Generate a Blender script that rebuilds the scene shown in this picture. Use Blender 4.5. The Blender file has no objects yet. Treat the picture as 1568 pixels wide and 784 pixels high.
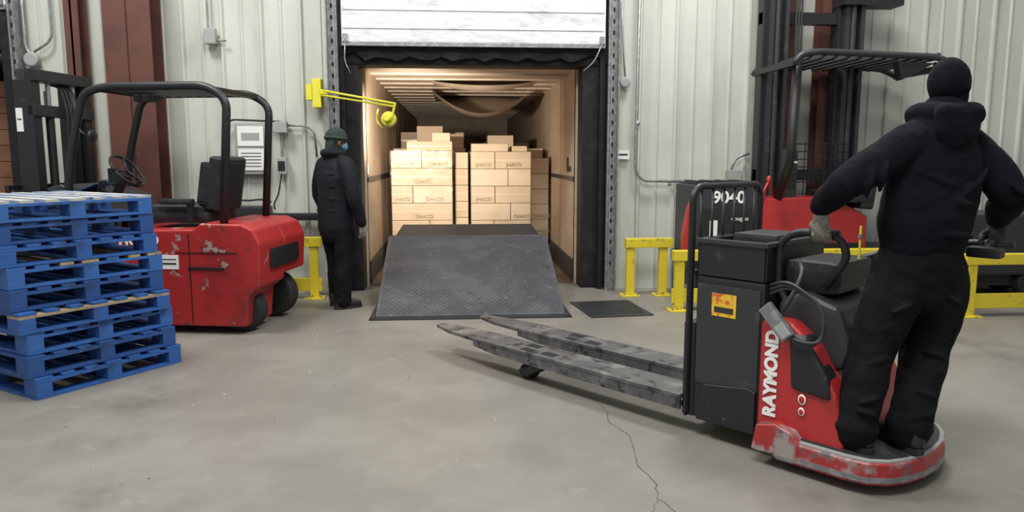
import bpy, bmesh, math, random
from mathutils import Vector, Matrix, Euler
random.seed(7)
scene=bpy.context.scene
scene.view_settings.view_transform='Standard'
V=Vector

# ------------------------------------------------------------ materials
def mat(name,c,rough=.5,metal=0.0,c2=None,scale=6,lo=.5,hi=.65,bump=0.0,bscale=40,coat=0.0,sx=(1,1,1),detail=8,emit=0,c3=None,lo3=.6,hi3=.7,scale3=2.5,c4=None,lo4=.6,hi4=.7,scale4=2.5,spec=.5,bdist=.02):
    m=bpy.data.materials.new(name); m.use_nodes=True
    nt=m.node_tree; N=nt.nodes; L=nt.links
    b=N['Principled BSDF']
    b.inputs['Base Color'].default_value=(*c,1)
    b.inputs['Roughness'].default_value=rough
    b.inputs['Metallic'].default_value=metal
    b.inputs['Coat Weight'].default_value=coat
    b.inputs['Specular IOR Level'].default_value=spec
    tc=N.new('ShaderNodeTexCoord'); mp=N.new('ShaderNodeMapping'); mp.inputs['Scale'].default_value=sx
    L.new(tc.outputs['Object'],mp.inputs['Vector'])
    last=None
    def layer(base,col,sc,l,h):
        n=N.new('ShaderNodeTexNoise'); n.inputs['Scale'].default_value=sc; n.inputs['Detail'].default_value=detail; n.inputs['Roughness'].default_value=.62
        L.new(mp.outputs[0],n.inputs['Vector'])
        r=N.new('ShaderNodeMapRange'); r.inputs['From Min'].default_value=l; r.inputs['From Max'].default_value=h; r.interpolation_type='SMOOTHSTEP'
        L.new(n.outputs['Fac'],r.inputs['Value'])
        mx=N.new('ShaderNodeMix'); mx.data_type='RGBA'
        if base is None: mx.inputs['A'].default_value=(*c,1)
        else: L.new(base,mx.inputs['A'])
        mx.inputs['B'].default_value=(*col,1)
        L.new(r.outputs[0],mx.inputs['Factor'])
        return mx.outputs['Result']
    if c2: last=layer(None,c2,scale,lo,hi)
    if c3: last=layer(last,c3,scale3,lo3,hi3)
    if c4: last=layer(last,c4,scale4,lo4,hi4)
    if last is not None: L.new(last,b.inputs['Base Color'])
    if bump:
        n=N.new('ShaderNodeTexNoise'); n.inputs['Scale'].default_value=bscale; n.inputs['Detail'].default_value=5
        L.new(mp.outputs[0],n.inputs['Vector'])
        bp=N.new('ShaderNodeBump'); bp.inputs['Strength'].default_value=bump; bp.inputs['Distance'].default_value=bdist
        L.new(n.outputs['Fac'],bp.inputs['Height']); L.new(bp.outputs[0],b.inputs['Normal'])
    if emit:
        b.inputs['Emission Color'].default_value=(*c,1); b.inputs['Emission Strength'].default_value=emit
    return m

m_floor=mat('concrete_floor',(.182,.170,.148),.46,0,(.232,.218,.192),1.0,.38,.66,.10,60,c3=(.108,.101,.088),lo3=.52,hi3=.78,scale3=.8,c4=(.27,.26,.235),lo4=.58,hi4=.82,scale4=4.5)
m_wall=mat('ribbed_wall_paint',(.54,.555,.50),.45,.0,(.45,.465,.41),2.5,.4,.75,.03,20,sx=(1,1,.35),c3=(.32,.31,.26),lo3=.64,hi3=.85,scale3=5)
m_col=mat('oxide_red_steel',(.115,.042,.030),.55,0,(.08,.032,.025),3,.45,.7)
m_white=mat('door_white_vinyl',(.70,.72,.73),.5,0,(.46,.47,.48),3,.48,.78,.6,7,sx=(1,1,2))
m_black=mat('black_vinyl',(.010,.010,.012),.6,0,(.022,.022,.025),6,.5,.7,.3,12,spec=.3)
m_blkmetal=mat('black_painted_steel',(.013,.013,.015),.45,.0,(.045,.045,.047),12,.6,.75)
m_greymetal=mat('charcoal_steel',(.028,.030,.033),.45,.0,(.06,.06,.062),10,.58,.72)
m_galv=mat('galvanised_steel',(.25,.26,.26),.45,.6,(.36,.37,.37),18,.45,.6)
m_ply=mat('trailer_plywood',(.58,.45,.33),.5,0,(.48,.36,.255),3,.38,.7,.05,30,sx=(1,.25,1),c3=(.36,.27,.19),lo3=.62,hi3=.75,scale3=6)
m_tceil=mat('trailer_ceiling',(.58,.47,.37),.5,0,(.47,.38,.29),3,.4,.7)
m_sag=mat('sagging_liner',(.56,.45,.35),.5,0,(.44,.35,.27),3,.4,.7,.2,8)
m_tfloor=mat('trailer_floor_oak',(.16,.11,.07),.6,0,(.09,.06,.04),6,.4,.7,sx=(6,.5,1))
m_steelplate=mat('leveler_plate',(.085,.090,.102),.38,.25,(.135,.14,.15),2.5,.42,.72,.0,c3=(.22,.22,.23),lo3=.58,hi3=.78,scale3=12,c4=(.045,.045,.05),lo4=.6,hi4=.78,scale4=4)
m_dark=mat('dark_gap',(.008,.008,.008),.9)
m_yellow=mat('safety_yellow',(.66,.53,.03),.45,0,(.30,.24,.05),9,.58,.70,c3=(.10,.09,.07),lo3=.64,hi3=.70,scale3=22)
m_yel2=mat('lamp_yellow',(.70,.66,.05),.4)
m_red=mat('truck_red',(.42,.024,.024),.38,0,(.28,.02,.02),3,.5,.7,coat=.2)
m_redscuff=mat('truck_red_scuffed',(.37,.022,.022),.45,0,(.22,.018,.018),2.4,.45,.7,c3=(.30,.26,.23),lo3=.615,hi3=.64,scale3=4.6,c4=(.10,.03,.03),lo4=.60,hi4=.68,scale4=9)
m_redworn=mat('platform_red_worn',(.36,.03,.03),.38,0,(.33,.28,.27),4,.50,.60,c3=(.13,.10,.10),lo3=.56,hi3=.66,scale3=9)
m_rubber=mat('rubber',(.014,.014,.014),.8,0,(.03,.03,.03),20,.5,.7)
m_fork=mat('fork_steel',(.10,.098,.10),.45,.3,(.22,.21,.205),6,.45,.7,c3=(.035,.033,.033),lo3=.53,hi3=.62,scale3=9)
m_cloth=mat('black_cloth',(.0045,.005,.0085),.95,0,(.007,.0075,.012),5,.4,.7,.35,16,spec=.15)
m_pants=mat('black_work_pants',(.0045,.0046,.006),.9,0,(.009,.009,.010),5,.4,.7,.45,13,spec=.18,sx=(1,1,1.6))
m_jacket=mat('dark_jacket',(.007,.008,.012),.8,0,(.011,.013,.018),5,.4,.7,.5,14,spec=.25)
m_beanie=mat('green_beanie',(.018,.035,.028),.95,0,(.03,.05,.04),60,.4,.6,.6,90)
m_skin=mat('skin',(.24,.12,.075),.55,0,(.20,.095,.06),9,.4,.6)
m_eye=mat('eye_white',(.7,.68,.65),.2); m_iris=mat('iris',(.02,.01,.006),.15)
m_glove=mat('grey_knit_glove',(.30,.29,.24),.9,0,(.18,.17,.145),25,.4,.6,.4,80)
m_gloveblk=mat('black_glove',(.02,.02,.022),.8,0,(.04,.04,.04),25,.4,.6)
m_boot=mat('boot_leather',(.022,.020,.019),.5,0,(.05,.045,.04),20,.5,.65)
m_mask=mat('face_mask',(.10,.24,.30),.8)
m_paper=mat('paper',(.78,.78,.76),.7)
m_ink=mat('black_ink',(.03,.03,.03),.7)
m_cardboard=mat('cardboard',(.66,.51,.35),.7,0,(.58,.44,.30),3,.4,.7,.05,25)
m_cardboard2=mat('cardboard_light',(.72,.57,.41),.68,0,(.64,.50,.35),3,.4,.7)
m_tape=mat('packing_tape',(.74,.61,.45),.25)
m_cardink=mat('carton_print',(.36,.26,.17),.8)
m_brownbox=mat('brown_panels',(.20,.09,.045),.7,0,(.14,.06,.03),4,.4,.7)
m_wtext=mat('white_lettering',(.85,.84,.82),.5)
m_greybox=mat('grey_enclosure',(.33,.34,.33),.5)
m_label=mat('yellow_label',(.75,.48,.03),.5,0,(.6,.12,.03),30,.5,.6)
m_cable=mat('grey_cable',(.035,.035,.04),.5)
m_bluedash=mat('blue_screen',(.03,.08,.2),.3)
m_seat=mat('seat_vinyl',(.012,.012,.015),.55,0,(.025,.025,.028),10,.5,.65)
m_wood=mat('bare_wood',(.36,.28,.17),.75,0,(.22,.17,.11),5,.4,.7,sx=(1,5,5),c3=(.05,.09,.20),lo3=.58,hi3=.7,scale3=4)
m_worntop=mat('worn_blue_deck',(.22,.28,.38),.6,0,(.48,.47,.43),4,.42,.6,c3=(.05,.11,.26),lo3=.58,hi3=.7,scale3=6)
blues=[mat('blue_pallet_paint_%d'%i,c,.6,0,(c[0]*.4+.01,c[1]*.4+.01,c[2]*.4),5,.5,.75,.1,30,c3=(.20,.18,.14),lo3=.64,hi3=.70,scale3=11) for i,c in enumerate([(.022,.098,.33),(.017,.070,.24),(.030,.12,.37)])]
m_wrap=bpy.data.materials.new('stretch_wrap'); m_wrap.use_nodes=True
nt=m_wrap.node_tree; nt.nodes.clear()
o=nt.nodes.new('ShaderNodeOutputMaterial'); t=nt.nodes.new('ShaderNodeBsdfTransparent'); g=nt.nodes.new('ShaderNodeBsdfGlossy'); mx=nt.nodes.new('ShaderNodeMixShader')
g.inputs['Roughness'].default_value=.35; mx.inputs[0].default_value=.035
n=nt.nodes.new('ShaderNodeTexNoise'); n.inputs['Scale'].default_value=5; bp=nt.nodes.new('ShaderNodeBump'); bp.inputs['Strength'].default_value=.6; bp.inputs['Distance'].default_value=.04
tc=nt.nodes.new('ShaderNodeTexCoord'); nt.links.new(tc.outputs['Object'],n.inputs['Vector'])
nt.links.new(n.outputs[0],bp.inputs['Height']); nt.links.new(bp.outputs[0],g.inputs['Normal'])
nt.links.new(t.outputs[0],mx.inputs[1]); nt.links.new(g.outputs[0],mx.inputs[2]); nt.links.new(mx.outputs[0],o.inputs[0])

# ------------------------------------------------------------ mesh builder
def catmull(a,b,c,d,t):
    return .5*((2*b)+(c-a)*t+(2*a-5*b+4*c-d)*t*t+(3*b-a-3*c+d)*t**3)
def fillet(pts,R,n=6):
    pts=[V(p) for p in pts]; out=[pts[0]]
    for i in range(1,len(pts)-1):
        p=pts[i]; a=(pts[i-1]-p); b=(pts[i+1]-p)
        r=min(R,a.length*.48,b.length*.48); A=p+a.normalized()*r; B=p+b.normalized()*r
        for k in range(n+1):
            t=k/n; out.append(A*(1-t)**2+p*2*t*(1-t)+B*t*t)
    out.append(pts[-1]); return out
class M:
    def __init__(s): s.v=[];s.f=[];s.mi=[];s.sm=[];s.mats=[]
    def _m(s,m):
        if m not in s.mats: s.mats.append(m)
        return s.mats.index(m)
    def raw(s,vs,fs,m,smooth=False):
        o=len(s.v); s.v+= [V(v) for v in vs]; k=s._m(m)
        for f in fs: s.f.append([i+o for i in f]); s.mi.append(k); s.sm.append(smooth)
    def bm(s,b,m,smooth=False):
        b.verts.ensure_lookup_table()
        for i,v in enumerate(b.verts): v.index=i
        s.raw([v.co.copy() for v in b.verts],[[v.index for v in f.verts] for f in b.faces],m,smooth); b.free()
    def box(s,c,d,m,rot=(0,0,0),bev=0,seg=2,mtx=None):
        b=bmesh.new(); bmesh.ops.create_cube(b,size=1)
        bmesh.ops.scale(b,vec=V(d),verts=b.verts)
        if bev: bmesh.ops.bevel(b,geom=b.edges[:],offset=min(bev,min(d)*.45),segments=seg,profile=.7,affect='EDGES')
        R=mtx if mtx is not None else Euler(rot).to_matrix()
        bmesh.ops.transform(b,matrix=Matrix.Translation(V(c))@R.to_4x4(),verts=b.verts)
        s.bm(b,m); return s
    def bb(s,x0,x1,y0,y1,z0,z1,m,bev=0):
        return s.box(((x0+x1)/2,(y0+y1)/2,(z0+z1)/2),(x1-x0,y1-y0,z1-z0),m,bev=bev)
    def ell(s,c,r,m,mtx=None,seg=20):
        b=bmesh.new(); bmesh.ops.create_uvsphere(b,u_segments=seg,v_segments=seg//2+2,radius=1)
        bmesh.ops.scale(b,vec=V(r),verts=b.verts)
        T=Matrix.Translation(V(c)); 
        if mtx is not None: T=T@mtx.to_4x4()
        bmesh.ops.transform(b,matrix=T,verts=b.verts); s.bm(b,m,True)
    def prism(s,poly,axis,a0,a1,m,bev=0,smooth=False):
        b=bmesh.new()
        def P(p,a):
            return {'y':(p[0],a,p[1]),'x':(a,p[0],p[1]),'z':(p[0],p[1],a)}[axis]
        vs=[b.verts.new(P(p,a0)) for p in poly]; vt=[b.verts.new(P(p,a1)) for p in poly]
        b.faces.new(vs); b.faces.new(vt[::-1]); n=len(poly)
        for i in range(n): b.faces.new([vs[(i+1)%n],vs[i],vt[i],vt[(i+1)%n]])
        bmesh.ops.recalc_face_normals(b,faces=b.faces)
        if bev: bmesh.ops.bevel(b,geom=b.edges[:],offset=bev,segments=3,profile=.6,affect='EDGES')
        s.bm(b,m,smooth)
    def chain(s,pts,rad,m,side=None,seg=14,sub=5,cap=True,smooth=True,closed=False):
        pts=[V(p) for p in pts]; rad=[(r,r) if not isinstance(r,tuple) else r for r in rad]
        P=[];R=[]
        n=len(pts)
        if sub>1:
            for i in range(n-1):
                a=pts[max(i-1,0)];b=pts[i];c=pts[i+1];d=pts[min(i+2,n-1)]
                for k in range(sub):
                    t=k/sub; P.append(catmull(a,b,c,d,t)); R.append((rad[i][0]*(1-t)+rad[i+1][0]*t,rad[i][1]*(1-t)+rad[i+1][1]*t))
            P.append(pts[-1]);R.append(rad[-1])
        else: P=pts;R=rad
        T=[]
        for i in range(len(P)):
            a=P[max(i-1,0)];b=P[min(i+1,len(P)-1)]; T.append((b-a).normalized())
        if cap:
            t0=T[0];r0=min(R[0]);t1=T[-1];r1=min(R[-1]); pre=[];prR=[];post=[];poR=[]
            for k in (3,2,1):
                an=k/3.3*math.pi/2; pre.append(P[0]-t0*r0*math.sin(an)); prR.append((R[0][0]*math.cos(an),R[0][1]*math.cos(an)))
            for k in (1,2,3):
                an=k/3.3*math.pi/2; post.append(P[-1]+t1*r1*math.sin(an)); poR.append((R[-1][0]*math.cos(an),R[-1][1]*math.cos(an)))
            P=pre+P+post;R=prR+R+poR;T=[t0]*3+T+[t1]*3
        u=V(side) if side is not None else (V((0,0,1)) if abs(T[0].z)<.9 else V((1,0,0)))
        vs=[];fs=[]
        for i,(p,t) in enumerate(zip(P,T)):
            ref=V(side) if side is not None else u
            u=(ref-t*ref.dot(t)).normalized(); w=t.cross(u)
            for k in range(seg):
                a=2*math.pi*k/seg
                vs.append(p+u*math.cos(a)*R[i][0]+w*math.sin(a)*R[i][1])
        for i in range(len(P)-1):
            for k in range(seg):
                a=i*seg+k;b=i*seg+(k+1)%seg; fs.append([a,b,b+seg,a+seg])
        fs.append(list(range(seg))[::-1]); fs.append([(len(P)-1)*seg+k for k in range(seg)])
        s.raw(vs,fs,m,smooth)
    def tube(s,pts,r,m,R=0,seg=10,side=None):
        if R: pts=fillet(pts,R)
        s.chain(pts,[r]*len(pts),m,seg=seg,sub=1,cap=False,side=side)
    def cyl(s,p1,p2,r,m,seg=24,bev=.0):
        p1=V(p1);p2=V(p2);b=bmesh.new(); L=(p2-p1).length
        bmesh.ops.create_cone(b,cap_ends=True,segments=seg,radius1=r,radius2=r,depth=L)
        if bev: 
            es=[e for e in b.edges if abs(e.verts[0].co.z-e.verts[1].co.z)<1e-6]
            bmesh.ops.bevel(b,geom=es,offset=bev,segments=3,profile=.5,affect='EDGES')
        q=(p2-p1).to_track_quat('Z','Y').to_matrix().to_4x4()
        bmesh.ops.transform(b,matrix=Matrix.Translation((p1+p2)/2)@q,verts=b.verts)
        s.bm(b,m,False)
    def done(s,name,parent=None,loc=(0,0,0),rot=(0,0,0),off=None):
        me=bpy.data.meshes.new(name)
        vs=s.v if off is None else [v-V(off) for v in s.v]
        me.from_pydata([tuple(v) for v in vs],[],s.f)
        for m in s.mats: me.materials.append(m)
        for p,k,sm in zip(me.polygons,s.mi,s.sm): p.material_index=k; p.use_smooth=sm
        me.update()
        ob=bpy.data.objects.new(name,me); scene.collection.objects.link(ob)
        ob.location=loc; ob.rotation_euler=rot
        if parent: ob.parent=parent
        return ob
def empty(name,loc,rz=0):
    e=bpy.data.objects.new(name,None); scene.collection.objects.link(e); e.location=loc; e.rotation_euler=(0,0,rz); e.empty_display_size=.2; return e
def text(name,body,parent,loc,xd,yd,size,m,bold=0,align='LEFT',sx=1.0):
    cu=bpy.data.curves.new(name,'FONT'); cu.body=body; cu.size=size; cu.extrude=.0012; cu.offset=bold; cu.align_x=align
    cu.materials.append(m)
    ob=bpy.data.objects.new(name,cu); scene.collection.objects.link(ob)
    x=V(xd).normalized(); y=V(yd).normalized(); z=x.cross(y)
    ob.matrix_world=Matrix.Translation(V(loc))@Matrix((x,y,z)).transposed().to_4x4()
    ob.scale=(sx,1,1)
    if parent: ob.parent=parent
    return ob

# ------------------------------------------------------------ room
WY=8.3
a=M(); a.raw([(-9,-5,0),(11,-5,0),(11,8.75,0),(-9,8.75,0)],[[0,1,2,3]],m_floor); a.done('floor')
def ribbed(name,x0,x1,z0,z1,y=WY):
    a=M(); prof=[]
    pitch=.205
    k=math.ceil(x0/pitch); prof.append((x0,y))
    while k*pitch+.05<x1:
        c=k*pitch
        if c-.03>x0:
            if k%2==0: prof+=[(c-.028,y),(c-.012,y-.034),(c+.012,y-.034),(c+.028,y)]
            else: prof+=[(c-.02,y),(c-.008,y-.014),(c+.008,y-.014),(c+.02,y)]
        k+=1
    prof.append((x1,y))
    n=len(prof); vs=[(p[0],p[1],z0) for p in prof]+[(p[0],p[1],z1) for p in prof]
    a.raw(vs,[[i,i+1,i+1+n,i+n] for i in range(n-1)],m_wall)
    a.bb(x0,x1,y+.005,y+.06,z0,z1,m_wall)
    return a.done(name)
ribbed('wall_back_left',-4.5,-1.38,0,5.2)
ribbed('wall_back_right',1.80,10.5,0,5.2)
ribbed('wall_back_header',-1.38,1.80,3.3,5.2)
ribbed('wall_back_far_left',-9,-7.4,0,5.2)
ribbed('wall_back_side_header',-7.4,-4.5,3.5,5.2)
a=M(); a.bb(10.5,10.56,-5,8.36,0,5.2,m_wall)
y=-4.8
while y<8.2: a.bb(10.466,10.5,y,y+.04,0,5.2,m_wall); y+=.41
a.done('wall_right')

def column(name,x,w,y=8.02,d=.24):
    a=M(); t=.02
    a.bb(x-w/2,x+w/2,y-d/2,y-d/2+t,0,5.2,m_col)
    a.bb(x-w/2,x+w/2,y+d/2-t,y+d/2,0,5.2,m_col)
    a.bb(x-t/2,x+t/2,y-d/2,y+d/2,0,5.2,m_col)
    a.bb(x-w/2-.03,x+w/2+.03,y-d/2-.03,y+d/2+.03,0,.02,m_col)
    return a.done(name)
column('steel_column',-3.26,.46,8.02,.3)
column('steel_column',-3.86,.14,8.12,.2)
column('steel_column',3.62,.17,8.15,.18)
column('steel_column',4.12,.24,8.15,.18)

# dock bay -------------------------------------------------
def sec_door(name,x0,x1,z0,z1,y=8.2):
    a=M(); h=.53; z=z0
    a.bb(x0,x1,y,y+.05,z0-.02,z0+.03,m_galv)
    while z<z1:
        a.bb(x0,x1,y,y+.06,z+.008,min(z+h-.008,z1),m_white,bev=.012)
        a.bb(x0,x1,y+.012,y+.05,z-.01,z+.01,m_dark)
        for k in range(2): a.bb(x0+.02,x1-.02,y-.008,y,z+.16+k*.19,z+.175+k*.19,m_white)
        z+=h
    for sx in (x0+.04,x1-.04): a.bb(sx-.025,sx+.025,y-.02,y,z0+.02,z0+.10,m_galv)
    return a.done(name)
sec_door('door_1',-1.20,1.64,2.70,4.3)
sec_door('door_2',-7.3,-4.58,3.02,4.6)
def tracks(name,xs,top):
    a=M()
    for x,s in xs:
        a.bb(x-.05,x+.05,8.16,8.20,0.0,top,m_galv)
        a.bb(x-s*.05-.006,x-s*.05+.006,8.08,8.2,0.0,top,m_galv)
        a.bb(x+s*.02-.006,x+s*.02+.006,8.13,8.2,0.0,top,m_galv)
        z=.3
        while z<top:
            a.bb(x-.012,x+.012,8.153,8.161,z,z+.04,m_dark); z+=.12
    return a.done(name)
tracks('trim_1',[(-1.29,1),(1.72,-1)],4.3)
tracks('trim_2',[(-4.5,-1)],4.3)
a=M()  # dock seal
a.bb(-1.37,1.79,8.37,8.68,2.50,3.29,m_black,bev=.03)
a.bb(-1.37,-1.05,8.37,8.68,0.0,2.5,m_black,bev=.02)
a.bb(1.42,1.79,8.37,8.68,0.0,2.5,m_black,bev=.02)
a.bb(1.60,1.66,8.27,8.37,0,2.68,m_black,bev=.01)
a.bb(-1.24,-1.19,8.27,8.37,0,2.68,m_black,bev=.01)
vs=[];fs=[];n=24
for i in range(n+1):
    x=-1.2+2.82*i/n; vs+=[(x,8.30,2.72),(x,8.30+.02*math.sin(i*1.7),2.56+.025*math.sin(i*2.3)+(.05 if i in(0,1,n,n-1) else 0))]
for i in range(n): fs.append([2*i,2*i+1,2*i+3,2*i+2])
a.raw(vs,fs,m_black,True)
a.done('dock_seal')
a=M()
a.tube([(-1.15,8.12,2.74),(-1.16,8.1,2.5),(-1.10,8.1,2.38)],.006,m_galv,R=.1)
a.tube([(1.6,8.12,2.74),(1.5,8.1,2.52),(1.38,8.1,2.42)],.006,m_galv,R=.15)
a.done('door_pull_ropes')

# trailer ---------------------------------------------------
TX0,TX1,TY0,TY1,TZ=-1.03,1.40,8.72,20.5,2.52
tr=empty('semi_trailer',(0,8.72,0))
a=M()
a.bb(TX0-.05,TX0,TY0,TY1,0.0,TZ,m_ply); a.bb(TX1,TX1+.05,TY0,TY1,0.0,TZ,m_ply)
for X,s in ((TX0,1),(TX1,-1)):
    a.bb(min(X,X+s*.014),max(X,X+s*.014),TY0+.05,TY1,1.22,1.27,m_greymetal)
    a.bb(min(X,X+s*.02),max(X,X+s*.02),TY0+.02,TY1,0.0,.28,m_greymetal)
    y=TY0+1.2
    while y<TY1: 
        a.bb(min(X,X+s*.004),max(X,X+s*.004),y,y+.012,.28,TZ,m_tfloor); y+=1.22
    a.bb(min(X,X-s*.05),max(X,X-s*.05),TY0-.02,TY0+.06,0,TZ+.05,m_ply)
a.done('side_walls',tr,off=(0,8.72,0))
a=M(); a.bb(TX0-.05,TX1+.05,TY0,TY1,TZ,TZ+.05,m_tceil)
y=TY0+.6
while y<TY1: a.bb(TX0,TX1,y,y+.03,TZ-.02,TZ,m_tceil); y+=.6
a.done('roof',tr,off=(0,8.72,0))
a=M(); a.bb(TX0,TX1,TY0,TY1,-.05,.02,m_tfloor); a.done('deck',tr,off=(0,8.72,0))
a=M(); a.bb(TX0-.05,TX1+.05,TY1,TY1+.05,0,TZ,m_ply); a.done('nose_wall',tr,off=(0,8.72,0))
def sag(y0,y1,x0,x1,dep,name,ph=.25):
    a=M(); n=20;k=12; vs=[];fs=[]
    for j in range(k+1):
        for i in range(n+1):
            u=i/n*2-1; v=j/k
            vs.append((x0+(x1-x0)*i/n, y0+(y1-y0)*v+.18*u*u, TZ-.025-dep*(1-u*u)*math.sin(math.pi*min(v+ph,1))))
    for j in range(k):
        for i in range(n): q=j*(n+1)+i; fs.append([q,q+1,q+n+2,q+n+1])
    a.raw(vs,fs,m_sag,True); a.done(name,tr,off=(0,8.72,0))
sag(9.8,10.7,-.30,1.05,.12,'liner_front',.2); sag(11.0,13.4,-.35,1.15,.40,'liner_back',.35)
a=M(); a.bb(1.39,1.40,9.2,9.32,1.32,1.5,m_ink); a.bb(TX0,TX0+.01,8.8,8.86,1.3,1.42,m_paper); a.done('placards',tr,off=(0,8.72,0))
text('wall_code','8085',tr,(1.392,.42,1.33),(0,-1,0),(0,0,1),.09,m_ink)

# cartons
def cartons(name,x0,x1,y0,y1,rows,h,splits,wrap,z0=.14,cols=m_cardboard):
    e=empty(name,((x0+x1)/2,(y0+y1)/2,.02)); off=V(e.location)
    a=M(); a.bb(x0,x1,y0,y1,.02,.04,m_wood)
    for k in range(3):
        xx=x0+(x1-x0-.1)*k/2; a.bb(xx,xx+.1,y0,y1,.04,z0-.02,m_wood)
    a.bb(x0,x1,y0,y1,z0-.02,z0,m_wood); a.done('pallet_base',e,off=off)
    a=M(); t=M()
    for r in range(rows):
        z=z0+r*h; sp=[0]+splits[r%len(splits)]+[1]
        for j in range(2):
            ya=y0+(y1-y0)*j/2; yb=y0+(y1-y0)*(j+1)/2
            for i in range(len(sp)-1):
                xa=x0+(x1-x0)*sp[i]; xb=x0+(x1-x0)*sp[i+1]; jt=random.uniform(-.010,.010)
                a.bb(xa+.004,xb-.004,ya+.004+jt,yb-.004+jt,z+.002,z+h-.004,random.choice([cols,m_cardboard2]),bev=.008)
                if j==0:
                    t.bb(xa+.006,xb-.006,ya+jt+.001,ya+jt+.0035,z+h*.46,z+h*.54,m_tape)
                    if random.random()<.6 and xb-xa>.25:
                        text('carton_print',random.choice(['JHACO','OHACO','DHACO']),e,V(((xa+xb)/2-.10,ya-.006+jt,z+h*.14))-off,(1,0,0),(0,0,1),.068,m_cardink)
    a.done('cartons',e,off=off); t.done('tape',e,off=off)
    if wrap:
        w=M(); top=z0+rows*h
        pts=[(x0-.012,y0-.02),(x1+.012,y0-.02),(x1+.012,y1+.01),(x0-.012,y1+.01)]
        vs=[(p[0],p[1],z0-.05) for p in pts]+[(p[0],p[1],top+.01) for p in pts]
        w.raw(vs,[[0,1,5,4],[1,2,6,5],[2,3,7,6],[3,0,4,7]],m_wrap); w.done('stretch_wrap',e,off=off)
    return e,off
S1=[[],[.62],[],[.35],[],[.5]]; S2=[[.62],[.38],[.66],[.4],[.62],[.4]]
e1,o1=cartons('carton_pallet_load',-.90,-.05,10.4,11.4,6,.242,S1,True)
e2,o2=cartons('carton_pallet_load',.205,1.05,10.4,11.4,6,.240,S2,True)
e3,o3=cartons('stacked_cartons',-.02,.175,10.62,11.4,6,.232,[[]],False,z0=.18)
e4,o4=cartons('stacked_cartons',1.09,1.36,10.85,11.5,6,.225,[[]],False)
cartons('carton_pallet_load',-.96,.15,11.6,12.6,6,.25,S2,False)
cartons('carton_pallet_load',.25,1.36,11.6,12.6,6,.25,S2,False)
a=M(); a.bb(-.68,-.05,10.45,10.95,1.594,1.72,m_cardboard,bev=.01); a.bb(-.66,-.06,10.447,10.449,1.65,1.66,m_tape); a.bb(-.33,-.08,10.55,10.9,1.722,1.84,m_cardboard2,bev=.01); a.done('loose_carton',e1,off=o1)
a=M(); a.bb(.22,.74,10.6,11.1,1.582,1.69,m_cardboard2,bev=.01); a.bb(.8,1.02,10.7,11.1,1.582,1.66,m_cardboard,bev=.01); a.done('loose_carton',e2,off=o2)
a=M(); a.bb(-.60,-.2,11.7,12.3,1.64,1.98,m_cardboard,bev=.01); a.bb(-.1,.12,11.7,12.2,1.64,1.86,m_cardboard,bev=.01); a.bb(.5,.9,11.7,12.2,1.64,1.84,m_cardboard2,bev=.01); a.done('stacked_cartons')
cartons('carton_pallet_load',-.96,.15,13.2,14.2,6,.30,S2,False)
cartons('carton_pallet_load',.25,1.3,13.2,14.2,6,.27,S1,False)

# dock leveler
e=empty('dock_leveler',(0.13,6.84,0)); off=V(e.location)
a=M()
xl,xr=-.76,1.02
def slab(a,p0,p1,x0,x1,x2,x3,t,m):
    (y0,z0),(y1,z1)=p0,p1
    vs=[(x0,y0,z0),(x1,y0,z0),(x3,y1,z1),(x2,y1,z1)]; vs+= [(x,y,z-t) for x,y,z in vs]
    a.raw(vs,[[0,1,2,3],[7,6,5,4],[0,4,5,1],[1,5,6,2],[2,6,7,3],[3,7,4,0]],m)
slab(a,(6.84,.028),(8.55,.60),xl,xr,xl-.02,xr+.02,.02,m_steelplate)
a.done('deck_plate',e,off=off)
a=M(); slab(a,(8.56,.605),(8.92,.70),xl+.06,xr-.06,xl+.12,xr-.12,.03,m_greymetal); 
a.cyl((xl,8.55,.585),(xr,8.55,.585),.025,m_greymetal); a.done('hinged_lip',e,off=off)
a=M()
for x in (xl+.01,xr-.01):
    a.prism([(6.9,.0),(8.5,.0),(8.5,.56),(6.9,.03)],'x',x-.006,x+.006,m_blkmetal)
a.bb(xl,xr,8.45,8.47,.0,.54,m_blkmetal); a.done('toe_guards',e,off=off)
a=M() # raised tread
nx,ny=60,48
Z=lambda yy:.028+.572*(yy-6.84)/1.71
for i in range(nx):
    for j in range(ny):
        u=(i+.5)/nx; v=(j+.5)/ny
        y=6.86+(1.67)*v; x=xl+.02+(xr-xl-.04)*u
        sgn=1 if (i+j)%2 else -1
        dx,dy=.011,.011*sgn
        n1=V((-dy,dx,0)).normalized()*.0035
        q=[(x-dx,y-dy),(x+n1.x,y+n1.y),(x+dx,y+dy),(x-n1.x,y-n1.y)]
        a.raw([(p[0],p[1],Z(p[1])+.0045) for p in q]+[(x+(p[0]-x)*1.25,y+(p[1]-y)*1.25,Z(y+(p[1]-y)*1.25)) for p in q],[[0,3,2,1],[0,1,5,4],[1,2,6,5],[2,3,7,6],[3,0,4,7]],m_steelplate)
a.done('tread_pattern',e,off=off)
a=M(); a.bb(xl-.06,xl-.01,6.8,8.3,.0,.012,m_greymetal); a.bb(xr+.01,xr+.06,6.8,8.3,.0,.012,m_greymetal); a.bb(xl-.06,xr+.06,6.78,6.83,0,.012,m_greymetal); a.done('curb_angle',e,off=off)
a=M(); a.box((1.52,7.15,.006),(.62,.75,.012),m_greymetal,rot=(0,0,.12))
for i in range(8): a.box((1.52,6.86+i*.083,.014),(.58,.012,.005),m_blkmetal,rot=(0,0,.12))
a.done('floor_access_plate')

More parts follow.
